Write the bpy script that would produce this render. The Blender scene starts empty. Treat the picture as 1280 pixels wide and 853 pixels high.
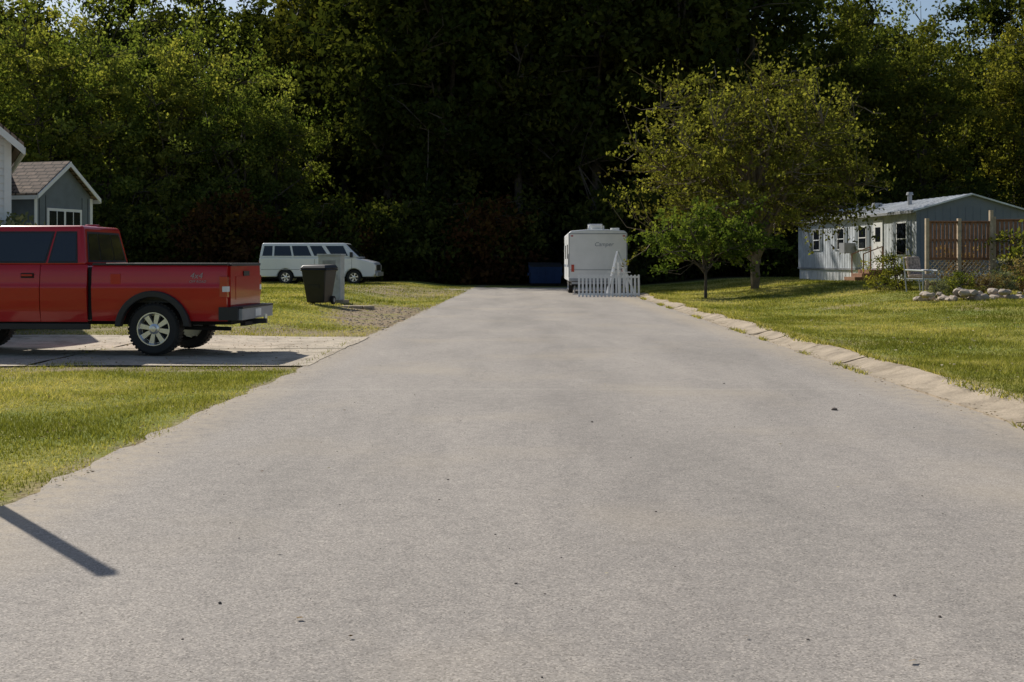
import bpy, bmesh, math, random
import numpy as np
from mathutils import Vector, Matrix
R = math.radians
random.seed(7); rng = np.random.default_rng(7)
scene = bpy.context.scene
F = 1500.0; HZ = 328.0; CH = 1.35
SUN_EL = 40.0
SAZ = math.atan2(-0.61, 0.79)   # clockwise from +Y (x=sin,y=cos)

# ------------------------------------------------------------------ materials
def newmat(name):
    m = bpy.data.materials.new(name); m.use_nodes = True
    nt = m.node_tree; nt.nodes.clear()
    out = nt.nodes.new('ShaderNodeOutputMaterial')
    return m, nt, out
def node(nt, t, **kw):
    n = nt.nodes.new(t)
    for k, v in kw.items():
        if hasattr(n, k): setattr(n, k, v)
        else: n.inputs[k.replace('_', ' ')].default_value = v
    return n
def ramp(nt, fac, stops):
    r = nt.nodes.new('ShaderNodeValToRGB')
    el = r.color_ramp.elements
    while len(el) < len(stops): el.new(0.5)
    for e, (p, c) in zip(el, stops):
        e.position = p; e.color = (c[0], c[1], c[2], 1) if not isinstance(c, (int, float)) else (c, c, c, 1)
    nt.links.new(fac, r.inputs[0]); return r.outputs[0]
def mixc(nt, a, b, fac, mode='MIX'):
    m = nt.nodes.new('ShaderNodeMix'); m.data_type = 'RGBA'; m.blend_type = mode
    for s, v in ((m.inputs[0], fac), (m.inputs[6], a), (m.inputs[7], b)):
        if hasattr(v, 'links'): nt.links.new(v, s)
        elif isinstance(v, (int, float)): s.default_value = v
        else: s.default_value = (v[0], v[1], v[2], 1)
    return m.outputs[2]
def noise(nt, co, scale, detail=4, rough=0.55, stretch=None, dist=0.0):
    if stretch:
        mp = nt.nodes.new('ShaderNodeMapping'); mp.inputs['Scale'].default_value = stretch
        nt.links.new(co, mp.inputs[0]); co = mp.outputs[0]
    n = nt.nodes.new('ShaderNodeTexNoise'); n.inputs['Scale'].default_value = scale
    n.inputs['Detail'].default_value = detail; n.inputs['Roughness'].default_value = rough
    n.inputs['Distortion'].default_value = dist
    nt.links.new(co, n.inputs['Vector']); return n.outputs[0]
def bsdf(nt, out, col, rough=0.6, metal=0.0, bump=None, bstr=0.3, bdist=0.01, coat=0.0, spec=0.5):
    p = nt.nodes.new('ShaderNodeBsdfPrincipled')
    if hasattr(col, 'links'): nt.links.new(col, p.inputs['Base Color'])
    else: p.inputs['Base Color'].default_value = (*col, 1)
    if hasattr(rough, 'links'): nt.links.new(rough, p.inputs['Roughness'])
    else: p.inputs['Roughness'].default_value = rough
    p.inputs['Metallic'].default_value = metal
    p.inputs['Coat Weight'].default_value = coat
    p.inputs['Coat Roughness'].default_value = 0.05
    p.inputs['Specular IOR Level'].default_value = spec
    if bump is not None:
        b = nt.nodes.new('ShaderNodeBump'); b.inputs['Strength'].default_value = bstr
        b.inputs['Distance'].default_value = bdist
        nt.links.new(bump, b.inputs['Height']); nt.links.new(b.outputs[0], p.inputs['Normal'])
    nt.links.new(p.outputs[0], out.inputs[0]); return p
def M(name, col, rough=0.6, metal=0.0, var=0.15, scale=3.0, coat=0.0, bump=0.0, spec=0.5, bscale=None):
    m, nt, out = newmat(name)
    tc = nt.nodes.new('ShaderNodeTexCoord').outputs['Object']
    n = noise(nt, tc, scale, 4, 0.65)
    lo = [c * (1 - var) for c in col]; hi = [min(1, c * (1 + var)) for c in col]
    c = ramp(nt, n, [(0.3, lo), (0.7, hi)])
    bp = noise(nt, tc, bscale or scale * 12, 2) if bump > 0 else None
    bsdf(nt, out, c, rough, metal, bp, bump, 0.01, coat, spec)
    return m
def leafmat(name, cols, trans=0.4, nscale=0.35, tcol=1.5):
    """cheap: diffuse + translucent, colour from per-leaf attribute and per-object random"""
    m, nt, out = newmat(name)
    at = node(nt, 'ShaderNodeAttribute', attribute_name='lc')
    k = len(cols)
    c = ramp(nt, at.outputs['Fac'], [(0.1 + 0.8 * i / (k - 1), cc) for i, cc in enumerate(cols)])
    oi = nt.nodes.new('ShaderNodeObjectInfo')
    c = mixc(nt, c, ramp(nt, oi.outputs['Random'], [(0.0, (0.7, 0.75, 0.7)), (0.5, (1.0, 1.0, 1.0)), (1.0, (1.35, 1.2, 1.1))]), 1.0, 'MULTIPLY')
    p = nt.nodes.new('ShaderNodeBsdfDiffuse'); nt.links.new(c, p.inputs[0])
    t = nt.nodes.new('ShaderNodeBsdfTranslucent')
    tcn = mixc(nt, c, (tcol * 1.02, tcol * 1.0, tcol * 0.48), 1.0, 'MULTIPLY')
    nt.links.new(tcn, t.inputs[0])
    mx = nt.nodes.new('ShaderNodeMixShader'); mx.inputs[0].default_value = trans
    nt.links.new(p.outputs[0], mx.inputs[1]); nt.links.new(t.outputs[0], mx.inputs[2])
    nt.links.new(mx.outputs[0], out.inputs[0]); return m

# asphalt
def asphalt():
    m, nt, out = newmat('asphalt_mat')
    tc = nt.nodes.new('ShaderNodeTexCoord').outputs['Object']
    big = noise(nt, tc, 0.8, 4, 0.62, (1.0, 0.25, 1.0), 0.4)
    c = ramp(nt, big, [(0.3, (0.265, 0.243, 0.219)), (0.5, (0.315, 0.287, 0.258)), (0.7, (0.36, 0.326, 0.29))])
    med = noise(nt, tc, 7, 5, 0.8)
    c = mixc(nt, c, ramp(nt, med, [(0.3, (0.78, 0.78, 0.79)), (0.5, (1.0, 1.0, 1.0)), (0.7, (1.13, 1.12, 1.11))]), 0.7, 'MULTIPLY')
    vo = node(nt, 'ShaderNodeTexVoronoi'); vo.inputs['Scale'].default_value = 140
    nt.links.new(tc, vo.inputs['Vector'])
    sep = nt.nodes.new('ShaderNodeSeparateColor'); nt.links.new(vo.outputs['Color'], sep.inputs[0])
    c = mixc(nt, c, ramp(nt, sep.outputs[0], [(0.0, (0.42, 0.41, 0.40)), (0.25, (0.84, 0.83, 0.82)), (0.75, (1.06, 1.06, 1.06)), (1.0, (1.6, 1.56, 1.5))]), 0.75, 'MULTIPLY')
    st = noise(nt, tc, 0.45, 4, 0.5)
    c = mixc(nt, c, (0.42, 0.355, 0.27), ramp(nt, st, [(0.52, 0.0), (0.75, 0.45)]))
    sx = nt.nodes.new('ShaderNodeSeparateXYZ'); nt.links.new(tc, sx.inputs[0])
    dn = ramp(nt, noise(nt, tc, 1.6, 4, 0.65, (1, 0.3, 1)), [(0.35, 0.0), (0.68, 1.0)])
    for cx, wd, dk in ((0.55, 0.7, 0.82), (2.4, 0.5, 0.92)):
        mm = nt.nodes.new('ShaderNodeMath'); mm.operation = 'SUBTRACT'; nt.links.new(sx.outputs[0], mm.inputs[0]); mm.inputs[1].default_value = cx
        ab = nt.nodes.new('ShaderNodeMath'); ab.operation = 'ABSOLUTE'; nt.links.new(mm.outputs[0], ab.inputs[0])
        band = ramp(nt, ab.outputs[0], [(0.0, 1.0), (wd, 0.0)])
        bf = mixc(nt, band, dn, 1.0, 'MULTIPLY')
        c = mixc(nt, c, mixc(nt, c, (dk, dk, dk * 1.01), 1.0, 'MULTIPLY'), bf)
    # sand washed onto the two road edges
    for cx, wd in ((-2.75, 0.55), (4.2, 0.6)):
        mm = nt.nodes.new('ShaderNodeMath'); mm.operation = 'SUBTRACT'; nt.links.new(sx.outputs[0], mm.inputs[0]); mm.inputs[1].default_value = cx
        ab = nt.nodes.new('ShaderNodeMath'); ab.operation = 'ABSOLUTE'; nt.links.new(mm.outputs[0], ab.inputs[0])
        c = mixc(nt, c, (0.42, 0.345, 0.25), mixc(nt, ramp(nt, ab.outputs[0], [(0.0, 0.8), (wd, 0.0)]), ramp(nt, med, [(0.35, 0.15), (0.6, 1.0)]), 1.0, 'MULTIPLY'))
    for yy in (12.75, 22.5):
        mm = nt.nodes.new('ShaderNodeMath'); mm.operation = 'SUBTRACT'; nt.links.new(sx.outputs[1], mm.inputs[0]); mm.inputs[1].default_value = yy
        ab = nt.nodes.new('ShaderNodeMath'); ab.operation = 'ABSOLUTE'; nt.links.new(mm.outputs[0], ab.inputs[0])
        c = mixc(nt, c, (0.44, 0.40, 0.34), mixc(nt, ramp(nt, ab.outputs[0], [(0.0, 0.45), (0.12, 0.0)]), dn, 1.0, 'MULTIPLY'))
    ds = node(nt, 'ShaderNodeTexVoronoi', feature='DISTANCE_TO_EDGE'); ds.inputs['Scale'].default_value = 0.28
    wn = nt.nodes.new('ShaderNodeTexNoise'); wn.inputs['Scale'].default_value = 1.2; wn.inputs['Detail'].default_value = 5
    nt.links.new(tc, wn.inputs['Vector'])
    wv = mixc(nt, tc, wn.outputs['Color'], 0.35)
    nt.links.new(wv, ds.inputs['Vector'])
    crack = ramp(nt, ds.outputs[0], [(0.0, 1.0), (0.003, 0.0)])
    cm = mixc(nt, crack, ramp(nt, st, [(0.45, 0.0), (0.55, 1.0)]), 1.0, 'MULTIPLY')
    c = mixc(nt, c, (0.15, 0.14, 0.13), mixc(nt, cm, (0.22, 0.22, 0.22), 1.0, 'MULTIPLY'))
    bsdf(nt, out, c, 0.9, 0, sep.outputs[1], 0.35, 0.004, spec=0.2)
    return m
def groundmat():
    m, nt, out = newmat('lawn_mat')
    tc = nt.nodes.new('ShaderNodeTexCoord').outputs['Object']
    n1 = noise(nt, tc, 0.5, 4, 0.6)
    n2 = noise(nt, tc, 9, 5, 0.75)
    g = ramp(nt, n2, [(0.25, (0.10, 0.11, 0.026)), (0.5, (0.21, 0.215, 0.055)), (0.78, (0.37, 0.35, 0.14))])
    g = mixc(nt, g, ramp(nt, n1, [(0.35, (0.75, 0.95, 0.65)), (0.65, (1.35, 1.15, 1.05))]), 0.8, 'MULTIPLY')
    d = ramp(nt, noise(nt, tc, 14, 6, 0.8), [(0.3, (0.13, 0.095, 0.06)), (0.5, (0.28, 0.215, 0.145)), (0.72, (0.46, 0.385, 0.28))])
    gv = node(nt, 'ShaderNodeTexVoronoi'); gv.inputs['Scale'].default_value = 22; nt.links.new(tc, gv.inputs['Vector'])
    gs_ = nt.nodes.new('ShaderNodeSeparateColor'); nt.links.new(gv.outputs['Color'], gs_.inputs[0])
    d = mixc(nt, d, ramp(nt, gs_.outputs[0], [(0.0, (0.55, 0.52, 0.48)), (0.5, (0.95, 0.95, 0.95)), (1.0, (1.45, 1.42, 1.38))]), 0.8, 'MULTIPLY')
    d = mixc(nt, d, g, ramp(nt, noise(nt, tc, 1.1, 4, 0.7), [(0.5, 0.0), (0.62, 0.65)]))
    at = node(nt, 'ShaderNodeAttribute', attribute_name='dirt')
    ad = nt.nodes.new('ShaderNodeMath'); ad.operation = 'ADD'; nt.links.new(at.outputs['Fac'], ad.inputs[0])
    nn = noise(nt, tc, 2.2, 6, 0.75); nt.links.new(nn, ad.inputs[1])
    c = mixc(nt, g, d, ramp(nt, ad.outputs[0], [(0.68, 0.0), (0.92, 1.0)]))
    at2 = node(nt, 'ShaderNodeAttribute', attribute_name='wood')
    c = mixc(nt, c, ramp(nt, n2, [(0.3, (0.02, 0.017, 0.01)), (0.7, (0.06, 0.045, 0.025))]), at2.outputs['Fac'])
    bsdf(nt, out, c, 0.95, 0, n2, 0.8, 0.05, spec=0.1)
    return m
def concmat(name, base, grime=0.75):
    m, nt, out = newmat(name)
    tc = nt.nodes.new('ShaderNodeTexCoord').outputs['Object']
    n = noise(nt, tc, 2.2, 6, 0.7)
    c = ramp(nt, n, [(0.25, [x * 0.55 for x in base]), (0.5, base), (0.75, [min(1, x * 1.25) for x in base])])
    s = noise(nt, tc, 60, 3, 0.8)
    c = mixc(nt, c, ramp(nt, s, [(0.3, (0.6, 0.6, 0.6)), (0.7, (1.25, 1.25, 1.25))]), 0.8, 'MULTIPLY')
    gr = noise(nt, tc, 1.0, 6, 0.8)
    c = mixc(nt, c, (0.17, 0.135, 0.09), ramp(nt, gr, [(0.52, 0.0), (0.68, grime)]))
    bsdf(nt, out, c, 0.9, 0, s, 0.5, 0.008, spec=0.2)
    return m
asph = asphalt(); lawnm = groundmat()
conc = concmat('kerb_concrete', (0.42, 0.345, 0.255), .75); drivem = concmat('drive_concrete', (0.50, 0.43, 0.335))
white = M('white_paint', (0.78, 0.78, 0.77), 0.45, var=0.05)
vanwhite = M('van_white', (0.80, 0.81, 0.82), 0.3, var=0.02, coat=0.6)
redp = M('red_paint', (0.46, 0.004, 0.008), 0.35, var=0.06, coat=0.8, scale=1.5, spec=0.3)
blk = M('black_plastic', (0.018, 0.018, 0.02), 0.5)
binm = M('bin_plastic', (0.018, 0.017, 0.018), 0.45, var=0.3)
rub = M('rubber', (0.022, 0.021, 0.02), 0.8, bump=0.3, bscale=60)
under = M('under_dark', (0.015, 0.014, 0.013), 0.85)
chrome = M('alloy', (0.72, 0.72, 0.73), 0.28, metal=0.85, var=0.05)
greym = M('grey_metal', (0.35, 0.36, 0.38), 0.5, metal=0.3)
glass = M('dark_glass', (0.012, 0.015, 0.02), 0.06, var=0.1, spec=0.8)
tlight = M('tail_light', (0.45, 0.01, 0.01), 0.2, coat=1)
bluem = M('blue_steel', (0.015, 0.04, 0.12), 0.5)
sidingw = M('white_siding', (0.74, 0.74, 0.73), 0.55, var=0.05)
mhwall = M('home_panel', (0.54, 0.57, 0.60), 0.5, var=0.22, scale=1.6)
mhend = M('home_end_shaded', (0.15, 0.17, 0.20), 0.6, var=0.15, scale=0.8)  # darker, bluer wall colour: the shade on the end wall is painted in
mhroof = M('metal_roof', (0.50, 0.52, 0.54), 0.42, metal=0.3, var=0.3, scale=1.6)
shedm = M('shed_grey', (0.15, 0.175, 0.195), 0.7, var=0.15)
woodm = M('brown_wood', (0.24, 0.12, 0.065), 0.75, var=0.35, scale=6, bump=0.3)
bark = M('bark', (0.075, 0.06, 0.045), 0.9, var=0.45, scale=5, bump=0.8)
barkl = M('twig_bark', (0.14, 0.11, 0.075), 0.9, var=0.35, scale=5)
rockm = M('rock', (0.40, 0.33, 0.26), 0.85, var=0.4, scale=2.5, bump=0.6)
cloth = M('floral_cushion', (0.45, 0.33, 0.28), 0.9, var=0.6, scale=14)
def shingles():
    m, nt, out = newmat('shingles')
    tc = nt.nodes.new('ShaderNodeTexCoord').outputs['Object']
    br = nt.nodes.new('ShaderNodeTexBrick'); br.inputs['Scale'].default_value = 1.0
    br.inputs['Color1'].default_value = (0.30, 0.22, 0.17, 1); br.inputs['Color2'].default_value = (0.20, 0.15, 0.12, 1)
    br.inputs['Mortar'].default_value = (0.06, 0.05, 0.04, 1); br.inputs['Mortar Size'].default_value = 0.018
    br.inputs['Brick Width'].default_value = 0.3; br.inputs['Row Height'].default_value = 0.13
    mp = nt.nodes.new('ShaderNodeMapping'); mp.inputs['Rotation'].default_value = (0, 0, R(90)); nt.links.new(tc, mp.inputs[0])
    nt.links.new(mp.outputs[0], br.inputs['Vector'])
    c = mixc(nt, br.outputs[0], ramp(nt, noise(nt, tc, 20, 4), [(0.3, 0.7), (0.7, 1.25)]), 1.0, 'MULTIPLY')
    bsdf(nt, out, c, 0.9, spec=0.2); return m
shing = shingles()
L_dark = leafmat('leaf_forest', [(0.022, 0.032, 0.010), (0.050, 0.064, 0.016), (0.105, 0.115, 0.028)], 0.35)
L_mid = leafmat('leaf_midgreen', [(0.05, 0.070, 0.018), (0.11, 0.13, 0.03), (0.21, 0.215, 0.052)], 0.5)
L_lit = leafmat('leaf_light', [(0.055, 0.085, 0.022), (0.13, 0.165, 0.04), (0.27, 0.29, 0.085)], 0.5)
L_tree = leafmat('leaf_yellowgreen', [(0.075, 0.062, 0.022), (0.13, 0.14, 0.032), (0.28, 0.27, 0.068)], 0.5)
L_bright = leafmat('leaf_fresh', [(0.055, 0.085, 0.02), (0.11, 0.15, 0.035), (0.22, 0.25, 0.06)], 0.48)
L_red = leafmat('leaf_autumn', [(0.04, 0.024, 0.012), (0.07, 0.036, 0.018), (0.10, 0.07, 0.02)], 0.35)
G_m = leafmat('grass_blade', [(0.115, 0.135, 0.030), (0.265, 0.275, 0.072), (0.52, 0.47, 0.22)], 0.4, 0.5, 1.3)
Litter = leafmat('litter', [(0.14, 0.09, 0.05), (0.28, 0.20, 0.11), (0.55, 0.48, 0.35)], 0.1, 2.0, 1.0)

# ------------------------------------------------------------------ helpers
def link(o, parent=None):
    scene.collection.objects.link(o)
    if parent is not None: o.parent = parent
    return o
def empty(name, loc=(0, 0, 0), rz=0.0, parent=None):
    e = bpy.data.objects.new(name, None); e.location = loc; e.rotation_euler = (0, 0, rz)
    e.empty_display_size = 0.3
    return link(e, parent)
class MB:
    def __init__(s): s.v = []; s.f = []; s.m = []; s.mats = []
    def mi(s, mat):
        if mat not in s.mats: s.mats.append(mat)
        return s.mats.index(mat)
    def add(s, verts, faces, mat):
        b = len(s.v); k = s.mi(mat); s.v += [tuple(p) for p in verts]
        for f in faces: s.f.append([i + b for i in f]); s.m.append(k)
    def box(s, c, d, mat, rot=None):
        x, y, z = d[0] / 2, d[1] / 2, d[2] / 2
        vs = [Vector((a, b, e)) for a in (-x, x) for b in (-y, y) for e in (-z, z)]
        if rot is not None: vs = [rot @ p for p in vs]
        vs = [p + Vector(c) for p in vs]
        s.add(vs, [(0, 1, 3, 2), (4, 6, 7, 5), (0, 4, 5, 1), (2, 3, 7, 6), (0, 2, 6, 4), (1, 5, 7, 3)], mat)
    def b2(s, lo, hi, mat):
        s.box([(a + b) / 2 for a, b in zip(lo, hi)], [b - a for a, b in zip(lo, hi)], mat)
    def prism(s, poly, y0, y1, mat):
        n = len(poly)
        vs = [(x, y0, z) for x, z in poly] + [(x, y1, z) for x, z in poly]
        fs = [tuple(range(n)), tuple(range(2 * n - 1, n - 1, -1))]
        fs += [(i, i + n, (i + 1) % n + n, (i + 1) % n) for i in range(n)]
        s.add(vs, fs, mat)
    def frus(s, bot, top, mat):
        n = len(bot)
        fs = [tuple(range(n)), tuple(range(2 * n - 1, n - 1, -1))] + [(i, i + n, (i + 1) % n + n, (i + 1) % n) for i in range(n)]
        s.add(list(bot) + list(top), fs, mat)
    def cyl(s, p0, p1, r0, r1, n, mat):
        p0 = Vector(p0); p1 = Vector(p1); d = (p1 - p0).normalized()
        a = d.orthogonal().normalized(); b = d.cross(a)
        rg = lambda p, r: [p + (a * math.cos(2 * math.pi * i / n) + b * math.sin(2 * math.pi * i / n)) * r for i in range(n)]
        s.frus(rg(p0, r0), rg(p1, r1), mat)
    def lathe(s, prof, c, n, mat):   # axis y ; prof = (radius, y)
        k = len(prof); vs = []
        for i in range(n):
            t = 2 * math.pi * i / n
            for r, y in prof: vs.append((c[0] + r * math.cos(t), c[1] + y, c[2] + r * math.sin(t)))
        fs = []
        for i in range(n):
            j = (i + 1) % n
            for q in range(k - 1): fs.append((i * k + q, i * k + q + 1, j * k + q + 1, j * k + q))
        s.add(vs, fs, mat)
    def panel(s, quad, uv, mat, off=0.004, thick=0.0):
        A, B, C, D = [Vector(q) for q in quad]
        nn = (B - A).cross(D - A).normalized()
        if nn.dot(((A + B + C + D) / 4) - s.cen) < 0: nn = -nn
        vs = []
        for u, v in uv: vs.append((A * (1 - u) + B * u) * (1 - v) + (D * (1 - u) + C * u) * v + nn * off)
        s.add(vs, [tuple(range(len(vs)))], mat)
    def build(s, name, parent=None, bevel=0.0, seg=2, smooth=False, loc=None, rot=None):
        me = bpy.data.meshes.new(name); me.from_pydata(s.v, [], s.f)
        for m in s.mats: me.materials.append(m)
        me.polygons.foreach_set('material_index', s.m)
        bm = bmesh.new(); bm.from_mesh(me); bmesh.ops.recalc_face_normals(bm, faces=bm.faces); bm.to_mesh(me); bm.free()
        if smooth:
            me.polygons.foreach_set('use_smooth', [True] * len(me.polygons)); me.set_sharp_from_angle(angle=R(35))
        me.update()
        o = bpy.data.objects.new(name, me)
        if loc: o.location = loc
        if rot: o.rotation_euler = rot
        link(o, parent)
        if bevel > 0:
            b = o.modifiers.new('bev', 'BEVEL'); b.width = bevel; b.segments = seg; b.limit_method = 'ANGLE'; b.angle_limit = R(35)
        return o
def np_mesh(name, V, fsize, mat, lc=None, parent=None, mats=None, midx=None):
    nf = len(V) // fsize
    me = bpy.data.meshes.new(name)
    me.vertices.add(len(V)); me.vertices.foreach_set('co', V.astype(np.float32).ravel())
    me.loops.add(len(V)); me.loops.foreach_set('vertex_index', np.arange(len(V), dtype=np.int32))
    me.polygons.add(nf); me.polygons.foreach_set('loop_start', (np.arange(nf) * fsize).astype(np.int32))
    for m in (mats or [mat]): me.materials.append(m)
    if lc is not None:
        a = me.attributes.new('lc', 'FLOAT', 'POINT'); a.data.foreach_set('value', np.repeat(lc, fsize).astype(np.float32))
    me.update(calc_edges=True); me.validate()
    return me
def sst(t): t = np.clip(t, 0, 1); return t * t * (3 - 2 * t)
def gz(x, y):
    x = np.asarray(x, float); y = np.asarray(y, float)
    l = 0.25 * sst((-x - 3.2) / 3.0) * sst((y - 19) / 12)
    xr = x - 0.018 * y
    r = 0.11 * sst((xr - 4.1) / 0.45) * (1 - sst((y - 47) / 6)) + 0.5 * sst((x - 6) / 8) * sst((y - 15) / 25)
    bumps = 0.015 * np.sin(x * 1.3 + y * 0.7) * np.sin(y * 0.9 - x * 0.4) * (sst((-x - 3.2) / 1.5) + sst((xr - 5) / 1.5))
    far = 0.6 * sst((y - 80) / 40)
    return l + r + bumps + far - 0.012
def G(x, y): return float(gz(x, y))
def leaf_quads(P, size, aspect=0.55, rngl=rng, updir=None):
    n = len(P)
    d = rngl.normal(size=(n, 3)); d[:, 2] -= 0.2; d /= np.linalg.norm(d, axis=1)[:, None]
    e = rngl.normal(size=(n, 3)); e -= (e * d).sum(1)[:, None] * d; e /= np.linalg.norm(e, axis=1)[:, None]
    s = (size * rngl.uniform(0.6, 1.3, n))[:, None]
    q = np.stack([P - d * s * .5, P + e * s * aspect * .5 - d * s * .05, P + d * s * .5, P - e * s * aspect * .5 - d * s * .05], 1)
    return q.reshape(-1, 3)
def tube(V, p0, p1, r0, r1, n=5):
    d = p1 - p0; L = np.linalg.norm(d)
    if L < 1e-5: return
    d = d / L; a = np.cross(d, [0.3, 0.9, 0.2]); a /= np.linalg.norm(a); b = np.cross(d, a)
    t = np.arange(n + 1) * 2 * math.pi / n
    ring = np.cos(t)[:, None] * a + np.sin(t)[:, None] * b
    A = p0 + ring * r0; B = p1 + ring * r1
    for i in range(n): V.extend((A[i], A[i + 1], B[i + 1], B[i]))
def tree_data(name, cz, rad, trunk_h, trunk_r, nl, ns, npl, lsize, lmat, bmat=bark, seed=1, clump=0.6, shell=0.45, lob=0.22, lean=(0, 0), multi=1, twigr=0.02, bottom=-1.0, aspect=0.55, wild=0.12, spread=1.0):
    r = np.random.default_rng(seed); BV = []; rx, ry, rz = rad
    ph = r.uniform(0, 6.28, 6)
    def lobef(d):
        return 1 + lob * (np.sin(3 * math.atan2(d[1], d[0]) + ph[0]) * 0.5 + np.sin(5 * math.atan2(d[1], d[0]) + 4 * d[2] + ph[1]) * 0.4 + np.sin(7 * d[2] + ph[2]) * 0.4)
    def rp(lo=shell):
        while True:
            d = r.normal(size=3); d /= np.linalg.norm(d)
            if d[2] > bottom: break
        k = (lo ** 3 + (1 - lo ** 3) * r.random()) ** (1 / 3) * lobef(d) * (1 + r.normal() * wild)
        return np.array([d[0] * rx * k + lean[0], d[1] * ry * k + lean[1], cz + d[2] * rz * k])
    base = np.array([0, 0, -0.15])
    tops = []
    for k in range(multi):
        top = np.array([lean[0] * .3 + r.normal() * .12 * (multi > 1), lean[1] * .3 + r.normal() * .12 * (multi > 1), trunk_h])
        mid = (base + top) / 2 + r.normal(size=3) * 0.04
        tr = trunk_r / math.sqrt(multi)
        tube(BV, base, base + (mid - base) * .25, tr * 1.5, tr * 1.08, 8); tube(BV, base + (mid - base) * .25, mid, tr * 1.08, tr, 8); tube(BV, mid, top, tr, tr * .85, 8)
        tops.append(top)
    pts = []
    ctop = np.array([lean[0], lean[1], cz + rz * 0.75])
    for i in range(nl):
        tip = rp(0.75) if i else ctop
        s0 = tops[i % multi]; f = r.random() ** 1.2 * 0.6 if i else 0
        st = s0 + (ctop - s0) * f if i else s0
        mid = st * .5 + tip * .5; mid[2] += 0.12 * np.linalg.norm(tip - st) * r.uniform(-.2, 1); mid[:2] += r.normal(size=2) * .06 * np.linalg.norm(tip - st)
        R0 = trunk_r * (0.75 if i == 0 else r.uniform(.25, .5)); prev = st; N = 7
        for q in range(1, N + 1):
            t = q / N; p = (1 - t) ** 2 * st + 2 * t * (1 - t) * mid + t * t * tip
            tube(BV, prev, p, R0 * (1 - (q - 1) / N) + .012, R0 * (1 - t) + .012, 5)
            if q > 1: pts.append(p)
            prev = p
    pts = np.array(pts); LP = []; LB = []
    for i in range(ns):
        tip = rp()
        dd = np.linalg.norm(pts - tip, axis=1) + (pts[:, 2] > tip[2] + .3) * 1.5
        st = pts[np.argmin(dd)]
        mid = (st + tip) / 2 + r.normal(size=3) * .08 * np.linalg.norm(tip - st); mid[2] -= 0.05
        tube(BV, st, mid, twigr * 1.3, twigr, 3); tube(BV, mid, tip, twigr, twigr * .4, 3)
        n = int(npl * r.uniform(.4, 1.6)); t = r.random(n) ** 0.6
        P = st + (tip - st) * (0.35 + .75 * t)[:, None] + r.normal(size=(n, 3)) * clump * np.array([1, 1, .7]) * (0.4 + .5 * r.random())
        LP.append(P); LB.append(np.full(n, r.random() * .6) + r.random(n) * .4)
    LP = np.concatenate(LP); LB = np.concatenate(LB)
    LV = leaf_quads(LP, lsize, aspect, r); BV = np.array(BV)
    V = np.concatenate([BV, LV]); lc = np.concatenate([np.zeros(len(BV) // 4), LB])
    me = np_mesh(name, V, 4, None, lc, mats=[bmat, lmat])
    mi = np.concatenate([np.zeros(len(BV) // 4), np.ones(len(LV) // 4)]).astype(np.int32)
    me.polygons.foreach_set('material_index', mi); me.update()
    return me
def inst(name, me, loc, rz=0, sc=1, parent=None, scz=None):
    o = bpy.data.objects.new(name, me); o.location = loc; o.rotation_euler = (0, 0, rz); o.scale = (sc, sc, scz or sc)
    return link(o, parent)

# ------------------------------------------------------------------ ground
def left_edge(y): return -2.95 + 0.015 * y
def right_edge(y): return 4.0 + 0.018 * y
def axis(*segs):
    o = []
    for a, b, st in segs: o += list(np.arange(a, b, st))
    return np.array(o + [segs[-1][1]])
gx = axis((-1500, -100, 200), (-100, -30, 7), (-30, -9, 0.7), (-9, 9, 0.2), (9, 26, 0.6), (26, 100, 7.4), (100, 1500, 200))
gy = axis((-400, -10, 65), (-10, 4, 1), (4, 48, 0.3), (48, 80, 1.0), (80, 150, 5), (150, 1750, 200))
X, Y = np.meshgrid(gx, gy); Z = gz(X, Y)
def dirtmask(X, Y):
    dl = left_edge(Y) - X; dr = X - (right_edge(Y) + 0.5)
    d = np.where((dl > -0.5), np.clip(0.42 - dl * 1.3, 0, .48), 0) * 0.9
    d = np.maximum(d, np.where(dr > -0.6, np.clip(0.45 - dr * 1.1, 0, .5), 0))
    e = 1.15 - ((X + 3.0 + 0.10 * (Y - 30)) / 2.0) ** 2 - ((Y - 30.5) / 8.0) ** 2
    d = np.maximum(d, np.clip(e, 0, 1) * 0.66)
    e = 1.2 - ((X + 4.5) / 5.5) ** 2 - ((Y - 52) / 12.0) ** 2
    d = np.maximum(d, np.clip(e, 0, 1) * 0.40)
    e = np.where((Y > 14.9) & (Y < 24.0) & (X < -2), 0.38, 0)
    d = np.maximum(d, e)
    ws = np.sin(X * .9 + 1.3 * np.sin(Y * .5)) * np.sin(Y * .62 + 1.1 * np.sin(X * .7 + 2))
    d = np.maximum(d, np.clip(ws - .40, 0, 1) * .52 * (np.abs(X) < 40))
    d = np.maximum(d, np.where((X > 5.0) & (X < 11), 0.3 * np.exp(-((Y - 40) / 3.0) ** 2 - ((X - 6.6) / 1.2) ** 2), 0))
    return d
dirt = dirtmask(X, Y)
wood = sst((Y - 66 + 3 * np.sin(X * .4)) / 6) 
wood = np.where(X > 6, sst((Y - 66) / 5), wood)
nx, ny = len(gx), len(gy)
V = np.stack([X, Y, Z], -1).reshape(-1, 3)
idx = np.arange(nx * ny).reshape(ny, nx)
Fq = np.stack([idx[:-1, :-1], idx[:-1, 1:], idx[1:, 1:], idx[1:, :-1]], -1).reshape(-1, 4)
me = bpy.data.meshes.new('ground'); me.from_pydata(V.tolist(), [], Fq.tolist())
for nm, arr in (('dirt', dirt), ('wood', wood)):
    a = me.attributes.new(nm, 'FLOAT', 'POINT'); a.data.foreach_set('value', arr.ravel().astype(np.float32))
me.materials.append(lawnm); me.polygons.foreach_set('use_smooth', [True] * len(me.polygons))
link(bpy.data.objects.new('ground', me))
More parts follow.
